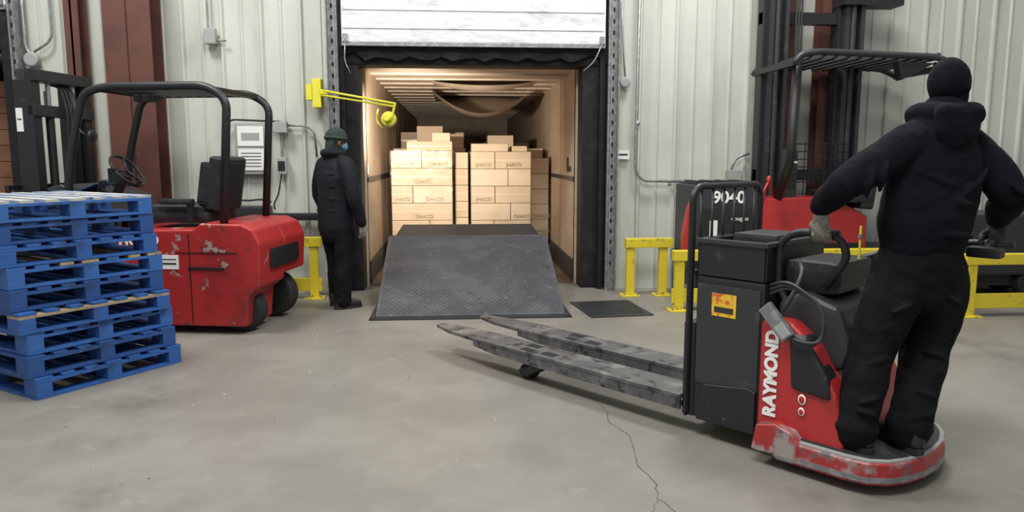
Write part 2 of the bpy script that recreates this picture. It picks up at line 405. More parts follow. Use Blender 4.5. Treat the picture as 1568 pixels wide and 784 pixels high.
# floor cracks and debris
m_crack=mat('crack',(.07,.065,.055),.9)
a=M()
def crack(pts,w0,w1):
    P=[]
    for i in range(len(pts)-1):
        for k in range(5):
            t=k/5; P.append((pts[i][0]*(1-t)+pts[i+1][0]*t+random.uniform(-.008,.008),pts[i][1]*(1-t)+pts[i+1][1]*t))
    vs=[];fs=[]
    for i,p in enumerate(P): w=random.uniform(w0,w1); vs+=[(p[0]-w,p[1],.0012),(p[0]+w,p[1],.0012)]
    for i in range(len(P)-1): fs.append([2*i,2*i+1,2*i+3,2*i+2])
    a.raw(vs,fs,m_crack)
crack([(.83,4.45),(.88,4.2),(.86,4.0),(.93,3.8),(.91,3.6),(.87,3.4),(.91,3.22),(.88,3.05),(.92,2.9),(.90,2.7),(.95,2.5)],.001,.0035)
crack([(.88,3.05),(.80,2.9),(.74,2.7),(.66,2.4)],.0005,.0015)
crack([(-.5,5.6),(-.3,5.2),(-.35,4.9),(-.1,4.6)],.0004,.0012)
a.done('floor_crack')
a=M()
for i in range(30):
    x=random.uniform(-2.2,2.4);y=random.uniform(2.6,6.6);r=random.uniform(.002,.007)
    a.box((x,y,.001),(r*2,r,.002),m_paper if i%4==0 else m_crack,rot=(0,0,random.uniform(0,3)))
a.done('floor_debris')

# ------------------------------------------------------------ pallets
def pallet_mesh(idx):
    a=M(); mt=blues[idx%3]; L,W=1.22,1.02
    zb=.0
    mb=m_wood if idx==3 else mt
    for y in (-W/2+.05,0,W/2-.05): a.bb(-L/2,L/2,y-.05,y+.05,zb,zb+.018,mt,bev=.003)
    for x in (-L/2+.05,L/2-.05):
        a.bb(x-.05,x+.05,-W/2+.1,-.05,zb,zb+.018,mt,bev=.003); a.bb(x-.05,x+.05,.05,W/2-.1,zb,zb+.018,mt,bev=.003)
    for x in (-L/2+.07,0,L/2-.07):
        for y in (-W/2+.05,0,W/2-.05): a.bb(x-.07,x+.07,y-.05,y+.05,zb+.018,zb+.096,mt,bev=.004)
    for x in (-L/2+.07,0,L/2-.07): a.bb(x-.07,x+.07,-W/2,W/2,zb+.096,zb+.115,mb if x>.2 else mt,bev=.003)
    n=7
    for i in range(n):
        y=-W/2+.055+(W-.11)*i/(n-1); w=.055 if i in (0,n-1,3) else .042
        mm=mt
        if idx==8: mm=m_worntop
        if idx==5 and i in (2,3,5,6): mm=m_wood
        a.bb(-L/2,L/2,y-w,y+w,zb+.115,zb+.134,mm,bev=.003)
    return a
offs=[(0,0,0),(-.03,.0,1.0),(-.06,.03,-1.5),(-.05,.0,2),(-.10,.03,3),(-.10,.05,4.5),(-.12,.03,5.5),(-.14,.06,7.5),(-.14,.04,6.5)]
for i,(dx,dy,dr) in enumerate(offs):
    a=pallet_mesh(i); a.done('blue_pallet',None,(-2.83+dx,5.41+dy,.1375*i),(0,0,math.radians(-34-dr*.6)))

# ------------------------------------------------------------ left forklift (local: +x forks, +y toward camera)
F=empty('counterbalance_forklift',(-1.57,6.76,0),math.radians(170))
a=M()
prof=[(.13,.07),(.10,.34),(.0,.42),(-.02,.78),(.04,.90),(.14,.945),(.5,.95),(.56,.90),(1.3,.88),(1.36,.84),(1.38,.07)]
a.prism(prof,'y',-.02,.5,m_redscuff,bev=.022)
prof=[(.50,.07),(.45,.44),(.0,.46),(-.02,.78),(.04,.90),(.14,.945),(.5,.95),(.56,.90),(1.3,.88),(1.36,.84),(1.38,.07)]
a.prism(prof,'y',-.5,-.021,m_redscuff,bev=.022)
a.done('counterweight_body',F)
a=M()
a.bb(.18,.72,.498,.506,.70,.705,m_dark); a.bb(.60,.606,.498,.506,.1,.86,m_dark); a.bb(1.0,1.30,.496,.506,.12,.5,m_blkmetal,bev=.01)
a.bb(-.035,-.01,-.3,.3,.55,.72,m_blkmetal,bev=.01); a.bb(.30,.62,.49,.51,.56,.58,m_dark)
a.done('panel_seams',F)
a=M(); a.bb(.70,.93,.5,.506,.56,.68,m_paper); a.bb(.72,.91,.505,.508,.60,.615,m_ink); a.bb(.72,.91,.505,.508,.64,.648,m_ink); a.done('data_label',F)
text('side_lettering','RAYMOND',F,(1.44,.507,.765),(-1,0,0),(0,0,1),.115,m_wtext,bold=.004)
a=M()
for x,y,r in ((.24,-.33,.215),(.24,.30,.19),(1.62,.42,.26),(1.62,-.42,.26)):
    a.cyl((x,y-.09,r+.002),(x,y+.09,r+.002),r,m_rubber,seg=32,bev=.03); a.cyl((x,y-.095,r),(x,y+.095,r),r*.5,m_greymetal,seg=20)
a.done('wheels',F)
a=M(); a.bb(1.36,1.86,-.45,.45,.18,.5,m_blkmetal,bev=.02); a.bb(1.86,1.9,-.45,.45,.3,1.0,m_blkmetal,bev=.02); 
a.prism([(1.3,.28),(1.95,.28),(1.95,.58),(1.82,.62),(1.5,.62),(1.38,.5)],'y',.3,.5,m_red,bev=.02); a.prism([(1.3,.28),(1.95,.28),(1.95,.58),(1.82,.62),(1.5,.62),(1.38,.5)],'y',-.5,-.3,m_red,bev=.02)
a.done('front_chassis',F)
a=M()  # seat
a.box((.82,0,.98),(.56,.52,.10),m_seat,bev=.04); a.box((.84,0,1.04),(.50,.48,.10),m_seat,bev=.045,seg=3)
a.box((.50,0,1.27),(.13,.48,.48),m_seat,rot=(0,-.16,0),bev=.055,seg=3); a.box((.57,.2,1.27),(.13,.09,.38),m_seat,rot=(0,-.16,0),bev=.04); a.box((.57,-.2,1.27),(.13,.09,.38),m_seat,rot=(0,-.16,0),bev=.04)
a.box((.45,0,1.27),(.04,.40,.38),m_blkmetal,rot=(0,-.16,0),bev=.015)
a.box((.8,.30,1.12),(.30,.07,.05),m_seat,bev=.02); a.box((.68,.30,1.03),(.05,.04,.16),m_blkmetal)
a.done('seat',F)
a=M()  # overhead guard
for y in (.43,-.40):
    a.tube([(1.80,y,.45),(1.66,y,1.5),(1.50,y,2.04),(1.30,y*.98,2.09),(.42,y*.98,2.09),(.24,y,1.98),(.32,y,.92)],.035,m_blkmetal,R=.2)
for i in range(9):
    x=1.34-i*.10; a.box((x,0,2.085),(.028,.82,.05),m_greymetal,rot=(0,.35,0))
a.box((1.40,0,2.07),(.04,.84,.04),m_blkmetal); a.box((.36,0,2.06),(.04,.84,.04),m_blkmetal)
a.box((1.2,0,2.02),(.2,.1,.06),m_blkmetal,bev=.01)
a.done('overhead_guard',F)
a=M()  # steering
a.cyl((1.66,.05,.9),(1.42,.05,1.34),.04,m_blkmetal)
c=V((1.40,.05,1.38)); ax=V((-.75,0,.6)).normalized(); u=V((0,1,0)); w=ax.cross(u)
ring=[c+u*math.cos(t*math.pi/12)*.17+w*math.sin(t*math.pi/12)*.17 for t in range(25)]
a.tube(ring,.014,m_blkmetal); 
for t in (0,8,16): a.tube([c,ring[t]],.011,m_blkmetal)
a.cyl(ring[5],ring[5]+ax*.07,.018,m_blkmetal)
a.prism([(1.40,.95),(1.9,.95),(1.9,1.24),(1.78,1.27),(1.45,1.14)],'y',-.42,.42,m_greymetal,bev=.015)
a.box((1.60,.22,1.235),(.2,.28,.01),m_bluedash,rot=(0,.38,0)); a.box((1.7,-.2,1.32),(.08,.06,.16),m_blkmetal,bev=.01)
for k in range(3): a.cyl((1.5,.3+k*.04,1.12),(1.44,.3+k*.04,1.28),.007,m_blkmetal); a.ell((1.44,.3+k*.04,1.29),(.015,.015,.02),m_blkmetal)
a.tube([(1.58,.40,1.75),(1.50,.50,1.72),(1.45,.5,1.68)],.008,m_blkmetal); a.ell((1.42,.46,1.68),(.02,.06,.05),m_blkmetal)
a.done('steering_and_dash',F)
a=M()  # mast
for s in (1,-1):
    a.bb(2.0,2.17,s*.33-.05,s*.33+.05,.06,2.16,m_blkmetal,bev=.008)
    a.bb(2.08,2.2,s*.23-.03,s*.23+.03,.1,2.24,m_greymetal,bev=.006)
    a.cyl((2.02,s*.16,.1),(2.02,s*.16,1.9),.035,m_blkmetal); a.cyl((2.02,s*.16,1.9),(2.02,s*.16,2.2),.02,m_galv)
    a.cyl((2.22,s*.06,.6),(2.22,s*.06,2.1),.012,m_galv,seg=8)
for z in (.2,1.1,1.9,2.2): a.bb(1.97,2.06,-.38,.38,z-.05,z+.05,m_blkmetal,bev=.01)
a.bb(2.05,2.20,-.3,.3,2.16,2.26,m_greymetal,bev=.01)
a.bb(2.10,2.16,.381,.386,1.72,1.92,m_paper); a.bb(2.11,2.15,.386,.388,1.82,1.83,m_ink)
for k in range(4): a.tube([(2.0,-.1+.05*k,.8),(1.93,-.1+.05*k,1.9),(1.98,-.1+.05*k,2.12),(2.12,-.1+.05*k,2.15)],.009,m_rubber,R=.08)
a.bb(2.2,2.26,-.48,.48,.15,.27,m_blkmetal); a.bb(2.2,2.26,-.48,.48,.50,.60,m_blkmetal)
for y in (-.48,-.29,-.1,.09,.28,.47): a.bb(2.2,2.24,y-.014,y+.014,.6,1.25,m_blkmetal)
a.bb(2.2,2.24,-.49,.49,1.22,1.26,m_blkmetal)
a.done('mast',F)
a=M()
for y in (-.25,.25):
    a.prism([(2.27,.60),(2.31,.60),(2.31,.07),(3.3,.05),(3.3,.035),(2.27,.03)],'y',y-.05,y+.05,m_fork)
a.done('forks',F)

# ------------------------------------------------------------ guard rails
def rail(name,x0,x1,y,posts,h=.64,low=False,brace=False):
    e=empty(name,((x0+x1)/2,y,0)); off=V(e.location); a=M()
    a.bb(x0,x1,y-.05,y+.05,h-.10,h,m_yellow,bev=.008)
    for p in posts:
        a.bb(p-.045,p+.045,y-.035,y+.035,.015,h-.09,m_yellow,bev=.006); a.bb(p-.1,p+.1,y-.09,y+.09,0,.015,m_yellow,bev=.004)
        if brace: a.prism([(y-.03,.015),(y+.16,.015),(y+.02,h*.7)],'x',p-.006,p+.006,m_yellow)
        for s in (-1,1): a.cyl((p+s*.075,y-.06,.015),(p+s*.075,y-.06,.03),.012,m_galv,seg=6)
    if low: a.bb(x0,x1,y-.02,y+.02,.08,.22,m_yellow,bev=.006)
    a.done('rail_frame',e,off=off); return e
rail('yellow_guard_rail',-1.98,-1.44,7.95,[-1.9,-1.52],.66,True)
rail('yellow_guard_rail',1.82,2.34,7.85,[1.88,2.24],.63)
rail('yellow_guard_rail',2.10,4.3,7.02,[2.17,2.50,3.4,4.2],.60,True,True)
rail('yellow_guard_rail',4.75,7.6,6.55,[4.83,5.9,7.0],.60,True)

# ------------------------------------------------------------ right reach truck (behind rail)
T=empty('reach_forklift',(4.0,7.7,0)); off=V((4.0,7.7,0))
a=M(); a.bb(2.40,3.12,7.38,7.98,.50,1.22,m_greymetal,bev=.02); a.bb(2.44,3.08,7.42,7.94,1.22,1.24,m_blkmetal); a.bb(2.5,3.04,7.365,7.381,.62,.98,m_blkmetal,bev=.004)
a.bb(2.58,2.66,7.36,7.366,.66,.86,m_paper)
for k in range(4): a.bb(2.47+.16*k,2.53+.16*k,7.45,7.9,1.24,1.26,m_blkmetal)
a.done('battery',T,off=off)
text('fleet_number','9040',T,V((2.60,7.355,1.04))-off,(1,0,0),(0,0,1),.17,m_wtext,bold=.004)
text('battery_code','douglas',T,V((2.80,7.355,.86))-off,(1,0,0),(0,0,1),.06,m_wtext)
a=M(); a.prism([(2.33,.46),(2.40,.46),(2.40,1.08),(2.36,.98),(2.31,.7)],'y',7.36,7.48,m_red,bev=.01)
a.bb(2.36,3.14,7.34,7.98,.38,.50,m_blkmetal,bev=.015)
a.prism([(3.14,.38),(4.25,.38),(4.25,.90),(3.85,1.10),(3.14,1.08)],'y',7.36,8.02,m_red,bev=.02)
a.bb(3.14,4.2,7.345,7.36,.38,.62,m_blkmetal,bev=.004)
a.bb(4.25,5.0,7.4,8.02,.2,.55,m_blkmetal,bev=.02); a.bb(5.0,6.7,7.4,8.1,.25,.90,m_greymetal,bev=.03)
a.bb(2.5,6.6,7.5,8.0,.12,.36,m_blkmetal,bev=.01)
a.done('chassis',T,off=off)
a=M()
for x in (2.75,4.3,6.2): a.cyl((x,7.42,.17),(x,7.58,.17),.17,m_rubber,bev=.02); a.cyl((x,7.85,.17),(x,8.0,.17),.17,m_rubber,bev=.02)
a.done('wheels',T,off=off)
a=M() # mast
for x0,x1 in ((3.24,3.52),(4.06,4.34)):
    a.bb(x0,x1,7.82,7.98,.15,4.6,m_blkmetal,bev=.01); a.bb(x0+.05,x0+.10,7.76,7.82,.15,4.5,m_greymetal); a.bb(x1-.07,x1-.03,7.74,7.82,.15,4.5,m_greymetal)
    a.cyl(((x0+x1)/2,7.77,.5),((x0+x1)/2,7.77,3.2),.03,m_greymetal)
for z in (1.25,2.9,4.3): a.bb(3.24,4.34,7.84,7.94,z,z+.12,m_blkmetal)
a.bb(4.05,4.7,7.7,7.95,3.08,3.20,m_blkmetal); a.prism([(4.05,3.25),(4.65,3.4),(4.65,3.5),(4.05,3.5)],'y',7.7,7.9,m_blkmetal)
for k in range(3): a.tube([(3.56+.03*k,7.8,1.2),(3.58+.03*k,7.76,2.2),(3.57+.03*k,7.8,4.4)],.012,m_rubber)
a.done('mast',T,off=off)
a=M() # overhead guard
for y in (7.0,7.98):
    a.tube([(3.22,y,2.38),(3.28,y,2.47),(3.45,y,2.50),(4.65,y,2.46),(4.86,y,2.37)],.032,m_greymetal,R=.08)
for i in range(11):
    x=3.40+i*.125; a.box((x,7.5,2.465),(.022,.98,.085),m_greymetal,rot=(0,.75,0))
a.box((3.24,7.5,2.40),(.05,1.0,.06),m_blkmetal); a.box((4.84,7.5,2.38),(.05,1.0,.06),m_blkmetal)
a.tube([(3.30,7.1,2.45),(3.28,7.1,1.5),(3.30,7.42,1.05)],.045,m_blkmetal,R=.1); a.tube([(4.72,7.1,2.42),(4.70,7.12,1.8),(4.72,7.42,.9)],.04,m_blkmetal,R=.1)
a.prism([(4.25,2.42),(4.62,2.40),(4.30,2.24)],'y',7.0,7.1,m_blkmetal)
a.done('overhead_guard',T,off=off)
a=M()
for k in range(7): a.cyl((3.45+.11*k,7.62,1.05),(3.45+.11*k,7.62,1.66),.006,m_blkmetal,seg=6)
for k in range(6): a.cyl((3.42,7.62,1.24+.08*k),(4.14,7.62,1.24+.08*k),.006,m_blkmetal,seg=6)
a.box((3.45,7.5,1.32),(.14,.1,.52),m_greymetal,bev=.02)
for k in range(6): a.bb(3.39,3.51,7.44,7.455,1.2+.06*k,1.22+.06*k,m_paper if k==4 else m_blkmetal)
a.tube([(3.16,7.4,1.0),(3.12,7.34,1.15),(3.18,7.36,1.26),(3.26,7.4,1.1)],.014,m_red,R=.05); a.ell((3.18,7.36,1.27),(.025,.025,.045),m_red)
a.done('load_screen',T,off=off)
a=M(); a.box((4.0,7.5,1.10),(.5,.5,.12),m_seat,bev=.04); a.box((4.22,7.5,1.22),(.14,.48,.5),m_seat,rot=(0,.12,0),bev=.05,seg=3); a.done('seat',T,off=off)
a=M(); a.bb(6.45,6.66,7.5,7.9,.88,1.42,m_greybox,bev=.02); a.bb(6.66,6.95,7.5,7.9,.88,1.40,m_greybox,bev=.02); a.bb(6.50,6.85,7.485,7.5,1.08,1.3,m_bluedash,bev=.005); a.bb(6.55,6.78,7.478,7.486,1.12,1.25,m_paper); a.done('control_console',T,off=off)

# ------------------------------------------------------------ rider pallet truck
O=V((1.47,4.05,0)); RA=math.radians(129)
Pk=empty('rider_pallet_truck',O,RA)
a=M()
for y in (.22,-.22):
    w=.115
    top=[(0,w),(1.75,w),(2.05,w*.8),(2.28,w*.28),(2.28,-w*.28),(2.05,-w*.8),(1.75,-w),(0,-w)]
    a.prism([(p[0],p[1]+y) for p in top],'z',.188,.212,m_fork,bev=.003)
    for s in (1,-1):
        ya=y+s*(w-.012); 
        vs=[(0,ya,.19),(1.75,ya,.19),(1.75,ya,.155),(1.5,ya,.13),(0,ya,.125)]
        a.prism([(v[0],v[2]) for v in vs],'y',ya-.009,ya+.009,m_fork)
    a.bb(1.0,1.12,y+.0,y+.07,.2105,.2135,m_dark); a.bb(1.22,1.34,y-.075,y-.01,.2105,.2135,m_dark); a.bb(1.2,1.3,y+.02,y+.08,.2105,.2135,m_dark)
    a.bb(.95,1.4,y-.085,y-.08,.2105,.2125,m_dark)
a.done('forks',Pk)
a=M()
for y in (.22,-.22):
    a.cyl((1.28,y-.05,.052),(1.28,y+.05,.052),.052,m_rubber,bev=.008)
    for s in (-.065,.065): a.prism([(1.0,.16),(1.06,.17),(1.32,.065),(1.30,.03),(1.24,.035)],'y',y+s-.008,y+s+.008,m_blkmetal)
    a.cyl((0.05,y,.12),(1.05,y,.14),.014,m_blkmetal,seg=8)
a.done('load_wheels',Pk)
YS=.31
a=M() # battery compartment
a.bb(-.46,-.07,-.38,YS,.10,.88,m_blkmetal,bev=.018)
a.bb(-.44,-.08,YS-.003,YS+.007,.30,.84,m_greymetal,bev=.006)
a.bb(-.07,.0,-.36,YS,.10,.62,m_blkmetal,bev=.01)
a.bb(-.31,-.17,YS+.006,YS+.010,.68,.80,m_label); a.bb(-.295,-.185,YS+.0095,YS+.0115,.70,.73,m_ink)
a.prism([(-.10,.10),(-.44,.10),(-.44,.32),(-.40,.335),(-.14,.30)],'y',YS,YS+.02,m_blkmetal,bev=.005)
for k in range(3): a.cyl((-.40+.13*k,YS+.012,.14),(-.40+.13*k,YS+.02,.14),.008,m_galv,seg=8)
a.done('battery_case',Pk)
a=M() # load backrest
xb=-.03
a.tube([(xb,YS,.12),(xb,YS,1.30),(xb,YS-.045,1.345),(xb,-.36,1.345),(xb,-.40,1.30),(xb,-.40,.12)],.019,m_blkmetal,R=.05)
a.bb(xb-.006,xb+.006,YS-.025,YS+.02,.1,1.26,m_blkmetal)
for k in range(6): a.tube([(xb,.23-.113*k,.88),(xb,.23-.113*k,1.34)],.008,m_blkmetal,seg=8)
a.tube([(xb,YS,1.06),(xb,-.4,1.06)],.01,m_blkmetal,seg=8); a.tube([(xb,YS,.89),(xb,-.4,.89)],.014,m_blkmetal,seg=8)
a.done('load_backrest',Pk)
a=M() # tray
x0,x1,y0,y1=-.45,-.08,-.33,.30
a.bb(x0,x1,y0,y1,.885,.895,m_blkmetal)
for bx in ((x0-.01,x0+.01,y0,y1),(x1-.01,x1+.01,y0,y1),(x0,x1,y0-.01,y0+.01),(x0,x1,y1-.01,y1+.01)): a.bb(*bx,.885,1.07,m_blkmetal,bev=.003)
a.bb(x0-.02,x1+.02,y1-.015,y1+.02,1.055,1.08,m_greymetal,bev=.005); a.bb(x0-.02,x0+.015,y0,y1,1.055,1.08,m_greymetal,bev=.005)
a.bb(-.40,-.15,-.2,.1,.9,1.1,m_greymetal,bev=.02)
a.done('storage_tray',Pk)
a=M() # red tractor body
a.prism([(-.47,.07),(-.47,.70),(-.50,.72),(-.62,.72),(-.74,.62),(-.86,.40),(-.90,.18),(-.90,.07)],'y',-.40,.36,m_red,bev=.022)
a.done('tractor_body',Pk)
a=M()
a.prism([(-.50,.60),(-.50,.80),(-.62,.86),(-.80,.80),(-.87,.60),(-.84,.50),(-.60,.48)],'y',-.30,.26,m_greymetal,bev=.04)
a.prism([(-.64,.40),(-.62,.68),(-.71,.66),(-.82,.48),(-.84,.38)],'y',.25,.378,m_blkmetal,bev=.03)
a.bb(-.76,-.50,-.24,.20,.84,1.00,m_blkmetal,bev=.05)
a.done('control_pod',Pk)
text('side_lettering','RAYMOND',Pk,(-.565,.364,.235),(0,0,1),(1,0,0),.088,m_wtext,bold=.0045,sx=.98)
a=M(); 
for z,r in ((.36,1.0),(.30,.8)):
    a.ell((-.70,.366,z),(.02*r,.006,.026*r),m_wtext); a.ell((-.70,.369,z),(.014*r,.006,.019*r),m_red)
a.done('badge',Pk)
a=M() # platform
def plat(s,n=10):
    xc=-.93; pts=[(-.60,.42*s),(xc,.42*s)]
    for k in range(1,n): 
        t=k/n*math.pi; pts.append((xc-.26*s*math.sin(t)**.8,.42*s*math.cos(t)))
    pts+=[(xc,-.42*s),(-.60,-.42*s)]; return pts
a.prism(plat(1.0),'z',.05,.155,m_redworn,bev=.012)
a.prism([(p[0],p[1]) for p in plat(.97)],'z',.155,.163,m_greybox)
a.prism(plat(.9),'z',.162,.17,m_greymetal)
a.prism([(p[0],p[1]) for p in plat(1.01)],'z',.065,.09,m_galv)
a.prism([(-.48,.07),(-.50,.20),(-.60,.225),(-.68,.20),(-.72,.155),(-.72,.07)],'y',.33,.425,m_redworn,bev=.008)
a.done('operator_platform',Pk)
a=M()
for x,y in ((-.74,.30),(-.74,-.30)):
    a.cyl((x,y-.025,.05),(x,y+.025,.05),.05,m_rubber,bev=.006); a.bb(x-.03,x+.03,y-.035,y+.035,.05,.08,m_galv)
a.cyl((-.55,-.06,.11),(-.55,.06,.11),.11,m_rubber,bev=.01)
a.done('casters',Pk)
def toL(p):
    p=V(p)-O; h=V((math.cos(RA),math.sin(RA),0)); l=V((-math.sin(RA),math.cos(RA),0)); return V((p.dot(h),p.dot(l),p.z))
HL=V((1.745,3.38,1.14)); HR=V((2.545,3.32,1.09))
hd=V((math.cos(RA),math.sin(RA),0)); lf=V((-math.sin(RA),math.cos(RA),0))
a=M()
l=toL(HL)
a.tube([(l.x+.08,l.y,.70),(l.x+.22,l.y,.84),(l.x+.22,l.y,1.08),(l.x+.14,l.y,l.z),(l.x-.07,l.y,l.z),(l.x-.12,l.y,l.z-.10),(l.x-.02,l.y,.88)],.019,m_blkmetal,R=.07)
a.tube([(l.x+.07,l.y,l.z),(l.x-.07,l.y,l.z)],.0215,m_rubber)
r=toL(HR)
a.tube([(-.62,-.20,.95),(-.80,-.38,1.02),(r.x+.10,r.y,r.z),(r.x-.09,r.y,r.z)],.02,m_blkmetal,R=.08)
a.box((r.x+.0,r.y+.10,r.z-.03),(.14,.10,.05),m_blkmetal,bev=.015); a.cyl((r.x,r.y,r.z),(r.x,r.y+.1,r.z-.02),.014,m_blkmetal)
a.done('control_handles',Pk)
a=M() # cables and connector
a.box((-.57,.395,.72),(.07,.035,.19),m_galv,rot=(.0,.75,0),bev=.008); a.box((-.61,.41,.685),(.05,.03,.07),m_greybox,rot=(0,.75,0),bev=.006)
for k in range(3):
    d=.022*k
    a.tube([(-.50,.33,.84+d),(-.62,.38+d*.4,.90+d*.6),(-.77-d*.5,.38,.82),(-.80+d*.3,.37+d*.3,.70-d),(-.72,.39+d*.5,.60+d),(-.63,.40,.66)],.0075,m_cable,R=.08,seg=8)
a.tube([(-.60,.25,1.0),(-.66,.34,.96),(-.64,.39,.86),(-.60,.40,.78)],.011,m_cable,R=.05)
a.done('charger_cables',Pk)
a=M(); a.cyl((-.74,-.1,.98),(-.74,-.1,1.16),.006,m_yel2,seg=8); a.cyl((-.74,-.1,1.10),(-.74,-.1,1.12),.012,m_galv,seg=8); a.done('gauge',Pk)

# ------------------------------------------------------------ people
tx=bpy.data.textures.new('fabric_folds','CLOUDS'); tx.noise_scale=.14; tx.noise_depth=3
tx2=bpy.data.textures.new('pants_folds','CLOUDS'); tx2.noise_scale=.12; tx2.noise_depth=3
def finish(a,name,parent,off,vox,sm=6,disp=0,tex=None):
    ob=a.done(name,parent,off=off)
    r=ob.modifiers.new('r','REMESH'); r.mode='VOXEL'; r.voxel_size=vox; r.use_smooth_shade=True
    s=ob.modifiers.new('s','SMOOTH'); s.factor=.5; s.iterations=sm
    if disp:
        d=ob.modifiers.new('d','DISPLACE'); d.texture=tex or tx; d.strength=disp; d.mid_level=.5; d.texture_coords='LOCAL'
    return ob
def grip(a,c,ax,f,n,rb,m,wl=.10):
    ax,f,n=V(ax).normalized(),V(f).normalized(),V(n).normalized()
    fr=.0110
    W=c+n*(rb+.028)-f*wl
    for i,(p,sp) in enumerate(((.036,195),(.012,215),(-.012,205),(-.036,180))):
        R=rb+fr; pts=[c+ax*p*.9+n*(rb+.022)-f*.03]
        for k in range(7):
            th=math.radians(5+(sp-5)*k/6); pts.append(c+ax*p+n*math.cos(th)*R+f*math.sin(th)*R)
        a.chain(pts,[.012]+[fr*1.05-.0004*k for k in range(7)],m,seg=10,sub=2)
        a.ell(c+ax*p+n*(R+.003)+f*.006,(.0125,)*3,m,seg=10)
    a.chain([W,c+n*(rb+.024)-f*.065,c+n*(rb+.020)-f*.03,c+n*(rb+.016)-f*.004],[(.032,.022),(.041,.021),(.046,.019),(.045,.014)],m,side=ax)
    R=rb+fr
    pts=[c+ax*.024+n*(rb+.020)-f*.065, c+ax*.050+n*(rb+.004)-f*.040]
    for k in range(4):
        th=math.radians(-60-30*k); pts.append(c+ax*(.050-.002*k)+n*math.cos(th)*R+f*math.sin(th)*R)
    a.chain(pts,[.016,.0145,.013,.012,.0115,.0105],m,seg=10,sub=3)
    return W
def relaxed(a,w,d,ax,n,m):
    w=V(w);d=V(d).normalized();ax=(V(ax)-d*V(ax).dot(d)).normalized();n=d.cross(ax) if V(n).dot(d.cross(ax))>0 else -d.cross(ax)
    a.chain([w-d*.03,w+d*.02,w+d*.06,w+d*.092],[(.027,.019),(.034,.018),(.041,.016),(.040,.013)],m,side=ax)
    for p,L in ((.031,.070),(.0105,.079),(-.0105,.074),(-.031,.058)):
        b=w+d*.09+ax*p
        pts=[b-d*.02,b,b+d*L*.42-n*L*.12,b+d*L*.74-n*L*.36,b+d*L*.90-n*L*.62]
        a.chain(pts,[.0105,.0105,.0098,.0092,.0082],m,seg=10,sub=3)
    b=w+d*.025+ax*.026
    a.chain([b,b+d*.025+ax*.022-n*.008,b+d*.055+ax*.028-n*.018,b+d*.078+ax*.022-n*.026],[.0155,.014,.012,.0105],m,seg=10,sub=3)
def boot(a,an,f,m,z0):
    an=V(an); f=V(f).normalized(); s=V((f.y,-f.x,0)); b=V((an.x,an.y,z0))
    prof=[(-.088,.012,.03,.10),(-.082,.030,.022,.13),(-.06,.040,.02,.15),(-.02,.043,.02,.155),(.02,.043,.02,.15),(.05,.043,.02,.115),(.08,.046,.02,.098),(.12,.049,.02,.088),(.155,.045,.02,.078),(.18,.032,.022,.066),(.190,.014,.03,.055)]
    n=16; vs=[];fs=[]
    for x,w,z1,z2 in prof:
        for k in range(n):
            t=2*math.pi*k/n; cx=math.copysign(abs(math.cos(t))**.75,math.cos(t)); cz=math.copysign(abs(math.sin(t))**.75,math.sin(t))
            vs.append(b+f*x+s*w*cx+V((0,0,(z1+z2)/2+(z2-z1)/2*cz)))
    for i in range(len(prof)-1):
        for k in range(n): fs.append([i*n+k,i*n+(k+1)%n,(i+1)*n+(k+1)%n,(i+1)*n+k])
    fs.append(list(range(n))[::-1]); fs.append([(len(prof)-1)*n+k for k in range(n)])
    a.raw(vs,fs,m,True)
    out=[]
    for k in range(24):
        t=2*math.pi*k/24; cx=math.copysign(abs(math.cos(t))**.7,math.cos(t)); out.append(b+f*(.05+.148*cx)+s*(.047+.006*math.cos(t))*math.copysign(abs(math.sin(t))**.8,math.sin(t)))
    vs=[v+V((0,0,.001)) for v in out]+[v+V((0,0,.026)) for v in out]; n=24
    a.raw(vs,[list(range(n))[::-1],[n+i for i in range(n)]]+[[i,(i+1)%n,n+(i+1)%n,n+i] for i in range(n)],m_rubber)
def basis(f): 
    f=V(f).normalized(); up=V((0,0,1)); s=f.cross(up).normalized(); u=s.cross(f); return f,s,u,Matrix((s,f,u)).transposed()
def fold(a,p0,p1,p2,r,m):
    a.chain([p0,p1,p2],[r*.5,r,r*.5],m,seg=8,sub=5)

# --- operator on the truck
base=V((1.95,3.14,.171)); H=empty('truck_operator',base)
f=V((-.3,.954,0)).normalized(); s=V((.954,.3,0)).normalized()
a=M()
a.chain([(2.115,3.20,1.12),(2.11,3.20,1.03),(2.10,3.20,.93)],[(.190,.14),(.205,.155),(.198,.145)],m_pants,side=s,seg=24)
a.chain([(2.02,3.18,1.0),(1.97,3.18,.84),(1.91,3.20,.63),(1.86,3.16,.46),(1.83,3.15,.33),(1.825,3.15,.28),(1.825,3.15,.245)],[(.122,.135),(.114,.128),(.099,.110),(.090,.102),(.083,.096),(.093,.106),(.086,.098)],m_pants,side=s,seg=22)
a.chain([(2.20,3.22,1.0),(2.22,3.22,.84),(2.20,3.24,.63),(2.14,3.19,.46),(2.085,3.14,.33),(2.07,3.13,.28),(2.065,3.13,.245)],[(.122,.135),(.116,.130),(.101,.111),(.092,.104),(.085,.096),(.095,.108),(.088,.098)],m_pants,side=s,seg=22)
def legfold(c,w,z,dz,r):
    c=V(c); fold(a,c-s*w+V((0,.02,z-dz)),c-f*.012+V((0,0,z)),c+s*w+V((0,.02,z+dz)),r,m_pants)
legfold((1.90,3.104,0),.07,.60,.02,.018); legfold((1.885,3.101,0),.06,.54,-.02,.016); legfold((1.85,3.066,0),.06,.43,.02,.016); legfold((1.84,3.061,0),.06,.36,-.015,.016)
legfold((2.195,3.139,0),.07,.60,-.02,.018); legfold((2.18,3.121,0),.06,.53,.02,.016); legfold((2.13,3.086,0),.06,.43,-.02,.016); legfold((2.10,3.051,0),.06,.36,.02,.016)
legfold((1.98,3.060,0),.07,.86,.04,.014); legfold((2.22,3.100,0),.07,.86,-.04,.014)
